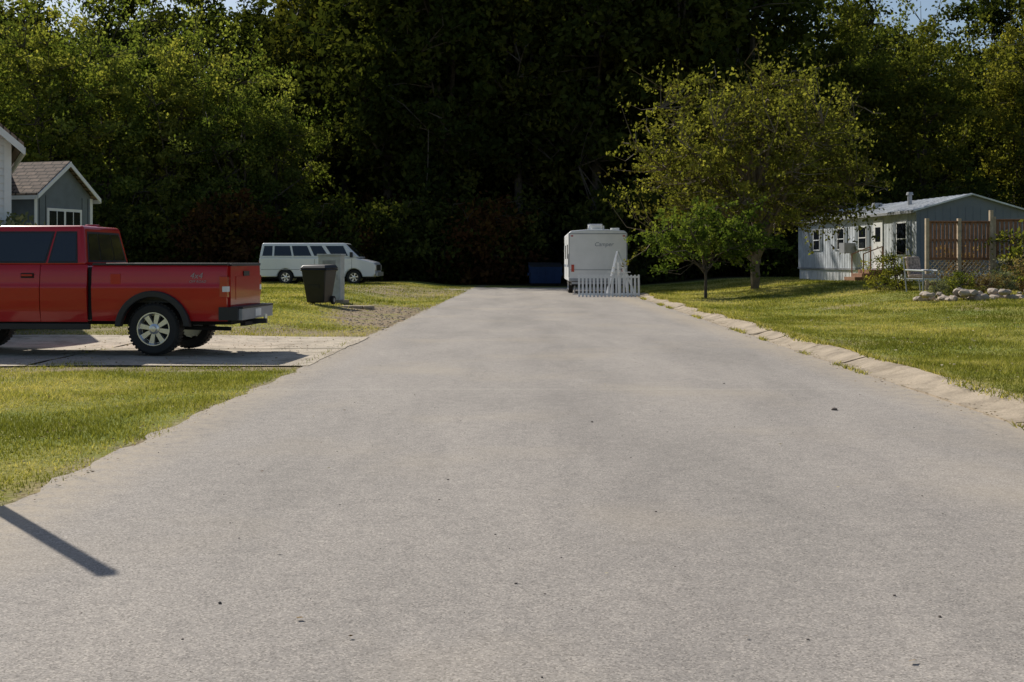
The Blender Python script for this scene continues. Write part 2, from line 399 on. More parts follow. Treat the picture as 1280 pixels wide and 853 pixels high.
def sheet(name, ys, lf, rf, mat, zoff, ncol=6, jit=0.0, zf=None, seed=3):
    r = np.random.default_rng(seed); vs = []; fs = []
    jl = np.convolve(r.normal(size=len(ys) + 4), np.ones(3) / 3, 'same')[2:-2] * jit; jr = np.convolve(r.normal(size=len(ys) + 4), np.ones(3) / 3, 'same')[2:-2] * jit
    for k, y in enumerate(ys):
        a = lf(y) + jl[k]; b = rf(y) + jr[k]
        for c in range(ncol + 1):
            x = a + (b - a) * c / ncol
            vs.append((x, y, (zf(x, y) if zf else 0) + zoff))
    for k in range(len(ys) - 1):
        for c in range(ncol):
            i = k * (ncol + 1) + c; fs.append((i, i + 1, i + ncol + 2, i + ncol + 1))
    me = bpy.data.meshes.new(name); me.from_pydata(vs, [], fs); me.materials.append(mat)
    return link(bpy.data.objects.new(name, me))
ysr = list(np.arange(-12, 64, 0.15))
def rr(y): return right_edge(y) + 0.06
def ll(y):
    return left_edge(y) - (3.0 * sst((y - 56) / 7))
sheet('road', ysr, ll, rr, asph, 0.0, 8, 0.055)
dr = empty('concrete_driveway')
DY1 = 21.6
for i, (a, b) in enumerate([(-6.3, -2.72), (-9.9, -6.33), (-13.5, -9.93)]):
    for j, (c, d) in enumerate([(15.6, 18.6), (18.63, DY1)]):
        def rfun(y, i=i, b=b):
            return b if i else left_edge(y) + .07
        o = sheet('slab_%d%d' % (i, j), list(np.linspace(c, d, 16)), lambda y, a=a: a, rfun, drivem, 0.018 + 0.004 * ((i + j) % 2), 10, 0.03, G, 5 + i + j)
        o.parent = dr
kb = MB(); y = 1.0; rk = random.Random(4)
prof = [(0.0, -0.05), (0.0, 0.010), (0.14, 0.016), (0.30, 0.065), (0.42, 0.098), (0.52, 0.103), (0.52, -0.05)]
while y < 46.5:
    L = rk.choice([1.5, 2.4, 3.0]); y2 = y + L - rk.uniform(.012, .035); dz = rk.uniform(-.008, .008); dx = rk.uniform(-.014, .014)
    ns = 16; n = len(prof); vs = []
    for s in range(ns + 1):
        yy = y + (y2 - y) * s / ns
        for qi, (a, b) in enumerate(prof): vs.append((right_edge(yy) + a + dx + rk.uniform(-.010, .010), yy, b + dz + (rk.uniform(-.005, .005) if b > 0 else 0)))
    fs = [tuple(range(n)), tuple(range(ns * n + n - 1, ns * n - 1, -1))]
    for s in range(ns):
        for q in range(n - 1): fs.append((s * n + q, s * n + q + 1, (s + 1) * n + q + 1, (s + 1) * n + q))
    kb.add(vs, fs, conc); y += L
kb.build('concrete_kerb', smooth=True)

# ------------------------------------------------------------------ grass
def allowed(x, y):
    wob = .06 * np.sin(y * 2.7) + .04 * np.sin(y * 6.1 + 1) + .03 * np.sin(y * 14.3)
    le = left_edge(y) + 0.03 + wob + rng.normal(size=len(x)) * .03; re = right_edge(y) + 0.50 + wob * .5
    ok = (x < le) | (x > re)
    ok &= ~((y > 15.75 + .1 * np.sin(x * 3)) & (y < DY1 - .1 + .12 * np.sin(x * 2.3)) & (x < -2.8) & (x > -13.5) & (np.abs(np.mod(x + 6.315, 3.6)) > .06))
    d = dirtmask(x, y)
    nn = 0.5 + 0.25 * np.sin(x * 3.1 + np.sin(y * 2.3) * 2) + 0.25 * np.sin(y * 3.7 + np.sin(x * 1.9) * 2)
    ok &= rng.random(len(x)) > np.clip((d - 0.10) * 2.3 + (nn - .5) * .7 * (d > .05), 0, 1)
    return ok
def grass(x0, x1, y0, y1, dens, h, w, free=False):
    n = int((x1 - x0) * (y1 - y0) * dens)
    x = rng.uniform(x0, x1, n); y = rng.uniform(y0, y1, n)
    k = allowed(x, y); x = x[k]; y = y[k]; n = len(x)
    P = np.stack([x, y, gz(x, y) - 0.004], 1)
    a = rng.uniform(0, 6.28, n); hh = h * rng.uniform(.4, 1.35, n)
    pat = 0.5 + 0.5 * np.sin(x * 2.1 + 1.5 * np.sin(y * 1.3)) * np.sin(y * 1.7 + 1.2 * np.sin(x * 1.1))
    hh *= 0.55 + 0.75 * pat
    s = np.stack([np.cos(a), np.sin(a), 0 * a], 1) * (w * rng.uniform(.6, 1.4, n))[:, None]
    t = np.stack([rng.normal(size=n) * .45 * hh, rng.normal(size=n) * .45 * hh, hh], 1)
    V = np.stack([P - s * .5, P + s * .5, P + t], 1).reshape(-1, 3)
    pt2 = np.sin(x * .6 + 1.7 * np.sin(y * .37 + 1)) * np.sin(y * .5 + 1.3 * np.sin(x * .8))
    pt3 = np.sin(x * 4.3 + 2 * np.sin(y * 3.1)) * np.sin(y * 3.9 + 2 * np.sin(x * 2.7))
    lc = np.clip(rng.random(n) * .6 + 0.16 + 0.38 * pt2 - .35 * (pat - .5) + .16 * pt3, 0, 1)
    return V, lc
def kerbgrass(n):
    y = rng.uniform(6, 46, n); x = right_edge(y) + .52 - np.abs(rng.normal(size=n)) * .05 * (1 + np.sin(y * 1.7) + np.sin(y * .6 + 2))
    x2 = right_edge(y) - .01 + rng.normal(size=n) * .03
    sel = (rng.random(n) < .3) & (np.sin(y * 2.2) + np.sin(y * .9) > .6); x = np.where(sel, x2, x)
    z = np.where(sel, 0, .09)
    P = np.stack([x, y, z], 1); a = rng.uniform(0, 6.28, n); hh = .035 * rng.uniform(.5, 1.5, n) * (1 + y / 40)
    s = np.stack([np.cos(a), np.sin(a), 0 * a], 1) * (.008 * (1 + y / 15))[:, None]
    t = np.stack([rng.normal(size=n) * .6 * hh, rng.normal(size=n) * .6 * hh, hh], 1)
    return np.stack([P - s * .5, P + s * .5, P + t], 1).reshape(-1, 3), rng.random(n)
gs = [grass(-10, -2.7, 5, 15.9, 2600, .038, .009), grass(-14, -2.7, 15.7, 32, 700, .05, .014), grass(-22, -2.0, 32, 66, 160, .06, .03),
      grass(4.4, 7.5, 6, 16, 2200, .038, .010), grass(4.6, 10, 16, 28, 900, .045, .014), grass(10, 16, 16, 32, 350, .05, .018), grass(4.8, 18, 28, 46, 350, .05, .022), grass(5, 24, 46, 66, 120, .06, .03),
      grass(-30, -14, 20, 60, 25, .07, .05), kerbgrass(11000)]
V = np.concatenate([g[0] for g in gs]); lc = np.concatenate([g[1] for g in gs])
gme = np_mesh('lawn_grass', V, 3, G_m, lc); link(bpy.data.objects.new('lawn_grass', gme))
def scatter(n, x0, x1, y0, y1, cond, size, zf=gz, lift=.02):
    x = rng.uniform(x0, x1, n); y = rng.uniform(y0, y1, n); k = cond(x, y); x = x[k]; y = y[k]
    P = np.stack([x, y, zf(x, y) + lift], 1); q = leaf_quads(P, size, .7).reshape(-1, 4, 3)
    q[:, :, 2] = P[:, None, 2] + (q[:, :, 2] - P[:, None, 2]) * .3
    return q.reshape(-1, 3)
zr = lambda x, y: np.zeros_like(x)
FL = np.concatenate([scatter(1800, -10, -2.9, 6, 16, lambda x, y: x < left_edge(y), .03, lift=.03),
    scatter(2800, 4.9, 16, 9, 46, lambda x, y: x > right_edge(y) + .5, .05, lift=.035),
    scatter(6500, 3.8, 5.4, 6, 46, lambda x, y: np.abs(x - right_edge(y) + .02) < .12 * (1 + .8 * np.sin(y * 3)), .03, zr, .02),
    scatter(700, 3.8, 5.6, 6, 46, lambda x, y: np.abs(x - right_edge(y) - .4) < .10, .04, zr, .11),
    scatter(5200, -3.4, -2, 4, 40, lambda x, y: np.abs(x - left_edge(y)) < .16, .026, zr, .012),
    scatter(900, -7, -2.8, 15.6, 21.6, lambda x, y: rng.random(len(x)) < .6, .04, gz, .04),
    scatter(1500, -6.5, -2.5, 23, 38, lambda x, y: x < left_edge(y), .05, gz, .02),
    scatter(90, -2.8, 4.1, 4, 40, lambda x, y: (x > left_edge(y)) & (x < right_edge(y)), .03, zr, .012)])
fme = np_mesh('fallen_leaves', FL, 4, Litter, rng.random(len(FL) // 4)); link(bpy.data.objects.new('fallen_leaves', fme))
pm = MB()
def rock(mb, c, s, mat, r, sub=1):
    bm = bmesh.new(); bmesh.ops.create_icosphere(bm, subdivisions=sub, radius=1)
    sc = (s * r.uniform(.7, 1.3), s * r.uniform(.7, 1.2), s * r.uniform(.45, .8)); p1 = r.uniform(0, 9)
    vs = []
    for v in bm.verts:
        k = 1 + .22 * math.sin(v.co.x * 3 + p1) * math.cos(v.co.y * 4 + p1 * 2) + r.uniform(-.08, .08)
        vs.append((c[0] + v.co.x * sc[0] * k, c[1] + v.co.y * sc[1] * k, c[2] + v.co.z * sc[2] * k))
    mb.add(vs, [[q.index for q in f.verts] for f in bm.faces], mat); bm.free()
peb = M('pebble', (0.12, 0.10, 0.085), 0.9, var=.4)
def ground_pt(px, py, z=0): 
    D = (CH - z) * F / (py - HZ); return ((px - 640) / F * D, D)
for px, py, s in [(1043, 513, .028), (740, 528, .01), (1175, 772, .008), (1118, 745, .006), (645, 730, .006), (275, 755, .008), (905, 480, .012), (820, 640, .006), (1010, 800, .006), (560, 600, .007)]:
    x, y = ground_pt(px, py); rock(pm, (x, y, s * .4), s, peb, rk)
for i in range(260):
    y = rk.uniform(3.5, 22); x = rk.uniform(-2.6, 4.0); s = rk.choice([.003, .004, .005]); rock(pm, (x, y, s * .3), s, peb, rk)
pm.build('road_pebbles')
# loose gravel on the worn apron
pm = MB(); grv = M('gravel_stone', (0.36, 0.30, 0.23), 0.9, var=.4)
for i in range(420):
    y = rk.uniform(23, 38); x = left_edge(y) - abs(rk.gauss(0, 1.1)); s = rk.choice([.012, .018, .028]); rock(pm, (x, y, G(x, y) + s * .3), s, grv, rk)
pm.build('loose_gravel')

# ------------------------------------------------------------------ vehicles
def wheel(mb, c, r, w, side, spokes=8, rimr=0.62):
    h = w / 2
    mb.lathe([(r * .62, -h), (r * .88, -h), (r * .97, -h * .8), (r, -h * .45), (r, h * .45), (r * .97, h * .8), (r * .9, h), (r * .66, h * .98), (r * .62, h * .8), (r * .60, -h)], c, 36, rub)
    for k in range(40):
        t = 2 * math.pi * k / 40
        rot = Matrix.Rotation(-t, 3, 'Y')
        mb.box((c[0] + r * math.cos(t), c[1], c[2] + r * math.sin(t)), (.014, w * .8, r * .09), rub, rot)
    s = side
    mb.lathe([(r * .62, s * h * .85), (r * .64, s * h * .98), (r * .60, s * h * .98), (r * .56, s * h * .6), (r * .54, s * h * .1), (0.001, s * h * .05)], c, 36, chrome)
    mb.lathe([(r * .53, s * h * .14), (0.001, s * h * .12)], c, 24, under)
    for k in range(spokes):
        t = 2 * math.pi * k / spokes + .2
        u = Vector((math.cos(t), 0, math.sin(t))); v = Vector((-math.sin(t), 0, math.cos(t))); C = Vector(c)
        a = C + u * r * .15; b = C + u * r * .57; yo = Vector((0, s * h * .62, 0)); yi = Vector((0, s * h * .3, 0))
        w0, w1 = r * .085, r * .125
        mb.frus([a - v * w0 + yi, a + v * w0 + yi, b + v * w1 + yi, b - v * w1 + yi], [a - v * w0 * .8 + yo, a + v * w0 * .8 + yo, b + v * w1 * .8 + yo, b - v * w1 * .8 + yo], chrome)
    mb.lathe([(r * .2, s * h * .3), (r * .2, s * h * .72), (r * .12, s * h * .8), (r * .11, s * h * 1.0), (.001, s * h * 1.02)], c, 20, chrome)
def arch(cx, cz, r, zb, n=14):
    t0 = math.asin(max(-1, min(1, (zb - cz) / r)))
    return [(cx - r * math.cos(t0 + (math.pi - 2 * t0) * i / n), cz + r * math.sin(t0 + (math.pi - 2 * t0) * i / n)) for i in range(n + 1)]
def greenhouse(mb, xb, xt, wb, wt, z0, z1, mat):
    b = [(xb[0], -wb, z0), (xb[1], -wb, z0), (xb[1], wb, z0), (xb[0], wb, z0)]
    t = [(xt[0], -wt, z1), (xt[1], -wt, z1), (xt[1], wt, z1), (xt[0], wt, z1)]
    mb.frus(b, t, mat); mb.cen = Vector(((xb[0] + xb[1]) / 2, 0, (z0 + z1) / 2))
    return dict(L=(b[3], b[2], t[2], t[3]), R=(b[0], b[1], t[1], t[0]), B=(b[0], b[3], t[3], t[0]), Fr=(b[1], b[2], t[2], t[1]))

# pickup truck -----------------------------------------------------
th = R(176)
truck = empty('pickup_truck', (-5.02, 17.83, 0.03), th)
WR = 0.372; hw = 0.85; hi = hw - .045
def skin_y(z):
    return hw + float(np.interp(z, [.47, .55, .65, .78, .90, .965, .985, 1.0, 1.12, 1.20, 1.25, 1.285], [-.045, -.03, -.012, -.002, .004, .008, .006, -.006, -.012, -.02, -.032, -.05]))
def skin(mb, x0, x1, zlo, zhi, s, mat, arches=()):
    nx_ = max(2, int((x1 - x0) / .025)); zs = [zlo + (zhi - zlo) * i / 34 for i in range(35)]
    xs = [x0 + (x1 - x0) * i / nx_ for i in range(nx_ + 1)]
    vs = [(x, s * skin_y(z), z) for x in xs for z in zs]; fs = []
    for i in range(nx_):
        for j in range(34):
            cx = (xs[i] + xs[i + 1]) / 2; cz = (zs[j] + zs[j + 1]) / 2
            if any((cx - a) ** 2 + (cz - .37) ** 2 < .485 ** 2 for a in arches): continue
            fs.append((i * 35 + j, (i + 1) * 35 + j, (i + 1) * 35 + j + 1, i * 35 + j + 1))
    for i in (0, nx_):
        b = len(vs); vs += [(xs[i], s * hi, z) for z in zs]
        for j in range(34): fs.append((i * 35 + j, i * 35 + j + 1, b + j + 1, b + j))
    mb.add(vs, fs, mat)
zb = 0.47
mb = MB()
cabpoly = [(0.98, zb)] + [(1.9, zb)] + arch(3.2, .37, .47, zb) + [(4.05, zb), (4.14, .62), (4.14, .9), (4.06, 1.08), (3.12, 1.24), (2.95, 1.27), (0.98, 1.27)]
mb.prism(cabpoly, -hi, hi, redp)
mb.build('cab_body', truck, .03, 3, True)
mb = MB()
bedpoly = [(-1.05, zb + .02)] + arch(0, .37, .47, zb + .02) + [(0.89, zb + .02), (0.89, 1.26), (-1.05, 1.26)]
for s in (1, -1): mb.prism(bedpoly, s * (hw - .11), s * hi, redp)
mb.build('bed_sides', truck, .01, 2, True)
mb = MB()
for s in (1, -1):
    skin(mb, -1.06, .90, .485, 1.272, s, redp, (0,))
    skin(mb, .97, 1.652, .47, 1.282, s, redp)
    skin(mb, 1.664, 2.872, .47, 1.282, s, redp, (3.2,))
    skin(mb, 2.884, 4.02, .47, 1.235, s, redp, (3.2,))
mb.build('side_panels', truck, smooth=True)
mb = MB()
mb.b2((-1.085, -.735, .66), (-1.03, .735, 1.265), redp)
mb.b2((-1.09, -.5, .78), (-1.087, .5, 1.12), redp)
mb.b2((-1.10, -.14, 1.12), (-1.091, .14, 1.19), blk)
mb.build('tailgate', truck, .012, 2)
mb = MB()
mb.b2((-1.0, -.735, .74), (.88, .735, .78), blk)
mb.b2((.82, -.735, .78), (.885, .735, 1.262), redp)
for s in (1, -1):
    mb.b2((-.5, min(s * .52, s * .735), .78), (.5, max(s * .52, s * .735), .98), blk)
    mb.b2((-1.07, min(s * .72, s * .835), 1.274), (.89, max(s * .72, s * .835), 1.308), blk)
mb.b2((-1.10, -.72, 1.268), (-1.02, .72, 1.296), blk)
mb.b2((-1.02, -.5, .42), (4.0, .5, .60), under)
for s in (1, -1):
    for cx in (0, 3.2): mb.b2((cx - .5, min(s * .3, s * .55), .5), (cx + .5, max(s * .3, s * .55), .83), under)
    mb.b2((.95, s * .77 - .03, .36), (2.7, s * .77 + .03, .445), blk)
mb.b2((1.0, -.72, .44), (2.7, .72, .465), under)
for cx in (0, 3.2):
    mb.cyl((cx, -.7, .37), (cx, .7, .37), .05, .05, 10, under)
mb.cyl((0, -.16, .37), (0, .16, .37), .12, .12, 14, under)
mb.cyl((0.25, .35, .38), (-1.0, .45, .36), .03, .03, 8, under)
mb.build('bed_liner_and_chassis', truck, .006)
mb = MB()
for s in (1, -1):
    for cx in (0, 3.2):
        o_ = arch(cx, .37, .545, zb - .06, 20); i_ = arch(cx, .37, .455, zb - .06, 20)
        mb.prism(o_ + i_[::-1], s * .80, s * .905, blk)
mb.build('fender_flares', truck, .012, 2, True)
mb = MB()
mb.b2((-1.27, -.80, .50), (-1.11, .80, .66), greym)
mb.b2((-1.28, -.80, .662), (-1.10, .80, .69), blk)
for s in (1, -1): mb.b2((-1.22, min(s * .80, s * .87), .50), (-.95, max(s * .80, s * .87), .685), blk)
mb.b2((-1.4, -.04, .42), (-1.1, .04, .49), blk); mb.cyl((-1.38, 0, .49), (-1.38, 0, .56), .028, .028, 10, chrome)
mb.b2((-1.2, -.4, .40), (-1.12, .4, .46), under)
mb.b2((-1.275, -.15, .53), (-1.272, .15, .64), white)
mb.b2((4.1, -.82, .5), (4.24, .82, .68), chrome)
mb.build('bumpers', truck, .012, 2)
mb = MB()
for s in (1, -1):
    mb.b2((-1.072, min(s * .742, s * .862), .82), (-.96, max(s * .742, s * .862), 1.12), tlight)
    mb.b2((-1.075, min(s * .745, s * .865), .90), (-1.0, max(s * .745, s * .865), .98), white)
    mb.b2((4.10, min(s * .5, s * .8), .78), (4.17, max(s * .5, s * .8), .95), chrome)
mb.b2((4.15, -.45, .76), (4.175, .45, .98), blk)
mb.build('lights_and_grille', truck, .006)
mb = MB()
q = greenhouse(mb, (1.0, 3.05), (1.1, 2.35), .81, .67, 1.272, 1.85, redp)
mb.build('cab_greenhouse', truck, .05, 4, True)
mb2 = MB(); mb2.cen = mb.cen
for k in ('L', 'R'):
    mb2.panel(q[k], [(.055, .06), (.275, .06), (.285, .85), (.065, .85)], blk, .004)
    mb2.panel(q[k], [(.29, .06), (.88, .06), (.96, .22), (.985, .85), (.30, .85)], blk, .004)
    mb2.panel(q[k], [(.07, .11), (.262, .11), (.27, .80), (.075, .80)], glass, .007)
    mb2.panel(q[k], [(.305, .11), (.86, .11), (.93, .22), (.96, .80), (.315, .80)], glass, .007)
mb2.panel(q['B'], [(.06, .08), (.94, .08), (.92, .85), (.08, .85)], blk, .004)
mb2.panel(q['B'], [(.09, .13), (.335, .13), (.335, .80), (.11, .80)], glass, .007)
mb2.panel(q['B'], [(.35, .13), (.65, .13), (.65, .80), (.35, .80)], glass, .007)
mb2.panel(q['B'], [(.665, .13), (.91, .13), (.89, .80), (.665, .80)], glass, .007)
mb2.panel(q['Fr'], [(.05, .05), (.95, .05), (.93, .92), (.07, .92)], glass, .006)
mb2.build('windows', truck)
mb = MB()
for s in (1, -1):
    mb.box((1.84, s * (hw - .008), 1.13), (.19, .012, .07), under)
    mb.box((1.84, s * (hw + .008), 1.135), (.16, .02, .03), redp)
    mb.box((.55, s * (hw - .008), 1.08), (.15, .010, .15), redp)
    mb.box((2.78, s * .98, 1.34), (.10, .22, .16), blk)
    mb.b2((.9005, min(s * .60, s * .79), .50), (.9695, max(s * .60, s * .79), 1.25), under)
mb.cyl((1.25, 0, 1.85), (1.25, 0, 1.88), .12, .10, 12, tlight)
mb.build('trim', truck, .003)
mb = MB()
for cx in (0, 3.2):
    wheel(mb, (cx, .725, WR), WR, .25, 1); wheel(mb, (cx, -.725, WR), WR, .25, -1)
mb.build('wheels', truck, smooth=True)
silver = M('decal_silver', (0.40, 0.33, 0.34), .5)
def text(s, size, loc, rot, mat, parent, name):
    cu = bpy.data.curves.new(name, 'FONT'); cu.body = s; cu.size = size; cu.extrude = .001; cu.shear = .25; cu.materials.append(mat)
    o = bpy.data.objects.new(name, cu); o.location = loc; o.rotation_euler = rot; link(o, parent); return o
text('4x4', .12, (-.53, hw - .004, 1.09), (R(92), 0, R(180)), silver, truck, 'decal_four_by_four')
text('OFF ROAD', .05, (-.52, hw + .002, 1.03), (R(90), 0, R(180)), silver, truck, 'decal_off_road')

# van -----------------------------------------------------
vx0 = (330 - 640) / F * 62; vz = G(-10, 61)
van = empty('passenger_van', (vx0, 62.0, vz), R(-3))
mb = MB(); zb = .38; hv = .98
body = [(0, .5), (.1, zb)] + arch(1.35, .36, .44, zb) + [(3.9, zb)] + arch(4.85, .36, .44, zb) + [(5.85, zb), (5.95, .55), (5.95, .95), (5.85, 1.12), (5.1, 1.30), (4.95, 1.36), (0, 1.36)]
mb.prism(body, -hv, hv, vanwhite); mb.build('body', van, .05, 3, True)
mb = MB(); q = greenhouse(mb, (0.0, 5.15), (.12, 4.35), .97, .80, 1.355, 2.1, vanwhite); mb.build('upper_body', van, .07, 3, True)
m2 = MB(); m2.cen = mb.cen
for k in ('L', 'R'):
    for a, b in ((.03, .13), (.15, .33), (.35, .53), (.56, .70)): m2.panel(q[k], [(a, .12), (b, .12), (b, .80), (a + .003, .80)], glass, .008)
    m2.panel(q[k], [(.74, .12), (.90, .12), (.95, .80), (.745, .80)], glass, .008)
m2.panel(q['B'], [(.06, .1), (.47, .1), (.47, .8), (.08, .8)], glass, .008); m2.panel(q['B'], [(.53, .1), (.94, .1), (.92, .8), (.53, .8)], glass, .008)
m2.panel(q['Fr'], [(.05, .06), (.95, .06), (.92, .92), (.08, .92)], glass, .008); m2.build('windows', van)
mb = MB()
mb.b2((-.1, -.9, .42), (-.003, .9, .6), greym); mb.b2((5.953, -.9, .42), (6.07, .9, .62), greym); mb.b2((5.955, -.55, .7), (5.98, .55, 1.0), under)
for s in (1, -1):
    mb.b2((5.95, s * .78 - .14, .72), (5.985, s * .78 + .14, .98), chrome); mb.b2((-.02, s * .88 - .07, .8), (.03, s * .88 + .07, 1.2), tlight)
    mb.box((4.75, s * 1.1, 1.5), (.12, .22, .26), blk)
    for x in (2.85, 3.85, 4.75): mb.box((x, s * (hv + .002), .85), (.012, .006, .85), under)
    mb.box((2.2, s * (hv + .004), .75), (4.2, .01, .03), greym)
mb.b2((.3, -.8, .3), (5.7, .8, .5), under)
for cx in (1.35, 4.85):
    for s in (1, -1): mb.b2((cx - .45, s * .6 - .25, .4), (cx + .45, s * .6 + .25, .82), under)
mb.build('trim', van, .01)
mb = MB()
for cx in (1.35, 4.85): wheel(mb, (cx, .84, .36), .36, .23, 1, 6); wheel(mb, (cx, -.84, .36), .36, .23, -1, 6)
mb.build('wheels', van, smooth=True)

# travel trailer -----------------------------------------------------
tr = empty('travel_trailer', (3.58, 50.0, 0.0), R(-1.0))
trw = M('trailer_skin', (0.78, 0.78, 0.77), .4, var=.06, scale=1.5)
mb = MB(); 
prof = [(-1.22, .55), (1.22, .55), (1.22, 2.58), (1.1, 2.66), (.4, 2.72), (-.4, 2.72), (-1.1, 2.66), (-1.22, 2.58)]
mb.prism(prof, 0, 6.9, trw); mb.build('shell', tr, .05, 3, True)
mb = MB()
decal = M('decal_grey', (.25, .28, .33), .5)
mb.b2((-1.16, -.012, 1.02), (1.16, -.002, 1.05), greym); mb.b2((-1.2, -.016, .56), (1.2, -.002, .68), greym)
for s in (1, -1): mb.b2((s * 1.05 - .06, -.03, .95), (s * 1.05 + .06, -.003, 1.25), tlight); mb.b2((s * 1.08 - .05, -.02, 2.42), (s * 1.08 + .05, -.003, 2.47), tlight)
for s in (1, -1): mb.b2((s * 1.205 - .02, -.02, .72), (s * 1.205 + .02, -.004, 2.55), greym)
mb.b2((-1.2, -.018, 2.52), (1.2, -.004, 2.555), greym)
mb.b2((-.4, -.15, .48), (.4, -.02, .548), blk); mb.b2((-1.1, -.2, .44), (1.1, -.1, .53), greym)
mb.b2((-1.1, .05, .38), (1.1, 6.8, .545), under)
for a, b in ((1.0, 1.8), (3.8, 4.8)): mb.b2((-1.232, a, 1.5), (-1.222, b, 2.1), glass)
mb.b2((-1.234, 2.5, .75), (-1.222, 3.15, 2.35), white); mb.b2((-1.228, .05, 1.15), (-1.2215, 6.8, 1.25), decal)
mb.b2((-1.24, .15, 1.2), (-1.222, .5, 1.7), greym)
mb.frus([(-.35, 1.6, 2.72), (.35, 1.6, 2.72), (.35, 2.5, 2.72), (-.35, 2.5, 2.72)], [(-.28, 1.75, 3.0), (.28, 1.75, 3.0), (.28, 2.4, 3.0), (-.28, 2.4, 3.0)], white)
mb.b2((.6, .8, 2.68), (.95, 1.2, 2.80), white)
for x in (-.42, .18): 
    mb.cyl((x, .1, 2.7), (x, .1, 2.92), .02, .02, 8, chrome)
mb.cyl((-.42, .1, 2.92), (.18, .1, 2.92), .02, .02, 8, chrome)
mb.box((.0, .3, 2.80), (.55, .12, .16), white)
mb.build('fittings', tr, .006)
mb = MB()
for k, (yy, sx) in enumerate([(2.9, -1), (3.8, -1), (2.9, 1), (3.8, 1)]):
    wheel(mb, (yy, 1.05 * -sx, .34), .34, .2, -sx, 6)
w = mb.build('wheels', tr, smooth=True); w.rotation_euler = (0, 0, R(90))
text('Camper', .24, (-.15, -.012, 2.02), (R(90), 0, 0), decal, tr, 'lettering')
mb = MB()
for (x, a, b) in ((-.95, .0, .5), (.95, .0, .5)): mb.cyl((x, .3, a), (x, .3, .5), .03, .03, 8, greym); mb.b2((x - .1, .2, 0), (x + .1, .4, .03), greym)
mb.build('jacks', tr)

# picket fence panels leaning in a stack -------------------------------------
pf = empty('picket_fence', (3.80, 47.0, 0.0), R(-1))
mb = MB()
tilt = Matrix.Rotation(R(-7), 3, 'X')
for i in range(17):
    x = -1.17 + i * 2.34 / 16; h = .87 + random.uniform(-.012, .012)
    mb.prism([(x - .038, .0), (x + .038, .0), (x + .038, h - .03), (x + .02, h), (x - .02, h), (x - .038, h - .03)], -.012, .010, white)
for z in (.10, .78): mb.b2((-1.21, .012, z - .04), (1.21, .045, z + .04), white)
mb.v = [tuple(tilt @ Vector(p)) for p in mb.v]
mb.build('panels', pf, .003)
lb = empty('stacked_boards', (4.15, 47.9, 0.0))
mb = MB()
def stick(a, b, w=.09, t=.03):
    a = Vector(a); b = Vector(b); d = b - a; m_ = (a + b) / 2
    rot = d.to_track_quat('Z', 'Y').to_matrix(); mb.box(m_, (w, t, d.length), white, rot)
stick((-.38, 0, .0), (.12, .8, 1.78)); stick((.78, .02, .0), (.16, .86, 1.78)); stick((.15, .1, .0), (.14, .92, 1.8)); stick((-.2, .05, .0), (.05, .95, 1.5)); stick((.5, .1, 0), (.3, .95, 1.5))
for k, z in enumerate((.95, 1.15, 1.35)): stick((-.28 + .16 * k, .38 + .09 * k, z), (.62 - .14 * k, .38 + .09 * k, z), .07)
mb.build('boards', lb, .003)

# blue dumpster ---------------------------------------------------
db = empty('blue_dumpster', (1.9, 69, G(1.9, 69)), R(4))
mb = MB(); mb.frus([(-.85, -.5, .15), (.85, -.5, .15), (.85, .6, .15), (-.85, .6, .15)], [(-.92, -.75, 1.1), (.92, -.75, 1.1), (.92, .6, 1.3), (-.92, .6, 1.3)], bluem)
mb.frus([(-.95, -.8, 1.11), (.95, -.8, 1.11), (.95, .64, 1.31), (-.95, .64, 1.31)], [(-.95, -.8, 1.15), (.95, -.8, 1.15), (.95, .64, 1.35), (-.95, .64, 1.35)], blk)
for s in (1, -1): mb.b2((s * .95 - .05, -.3, .6), (s * .95 + .05, .4, .75), bluem); mb.cyl((s * .7 - .04, -.3, .08), (s * .7 + .04, -.3, .08), .08, .08, 12, under); mb.cyl((s * .7 - .04, .4, .08), (s * .7 + .04, .4, .08), .08, .08, 12, under)
for x in (-.45, 0, .45): mb.box((x, -.66, .65), (.06, .08, .8), bluem, Matrix.Rotation(R(14), 3, 'X'))
mb.build('hopper', db, .015)

# wheeled trash bin ------------------------------------------------------
bx = (399 - 640) / F * 33; bz = G(bx, 33)
tb = empty('trash_bin', (bx, 33, bz), R(-14)); 
mb = MB()
mb.frus([(-.25, -.27, .06), (.25, -.27, .06), (.25, .27, .06), (-.25, .27, .06)], [(-.36, -.40, .96), (.36, -.40, .96), (.36, .40, .96), (-.36, .40, .96)], binm)
mb.b2((-.39, -.43, .93), (.39, .43, .99), binm); mb.build('body', tb, .03, 3, True)
mb = MB()
mb.frus([(-.40, -.45, .992), (.40, -.45, .992), (.40, .45, .992), (-.40, .45, .992)], [(-.33, -.36, 1.09), (.33, -.36, 1.09), (.33, .38, 1.11), (-.33, .38, 1.11)], binm)
mb.build('lid', tb, .03, 3, True)
mb = MB(); mb.cyl((-.28, .5, 1.0), (.28, .5, 1.0), .018, .018, 8, binm)
for s in (1, -1):
    mb.box((s * .26, .45, .99), (.04, .14, .05), binm)
    mb.cyl((s * .26, .28, .12), (s * .33, .28, .12), .12, .12, 20, rub); mb.cyl((s * .32, .28, .12), (s * .335, .28, .12), .06, .06, 12, greym)
mb.box((0, -.345, .5), (.3, .02, .1), binm, Matrix.Rotation(R(7), 3, 'X')); mb.build('handle_and_wheels', tb, .004)
ux = (414 - 640) / F * 35.5
ub = empty('utility_cabinet', (ux, 35.5, G(ux, 35.5)), R(-8)); offw = M('cabinet_paint', (.46, .48, .48), .6, var=.2)
mb = MB(); mb.b2((-.34, -.2, 0.05), (.34, .25, 1.36), offw); mb.build('box', ub, .02)
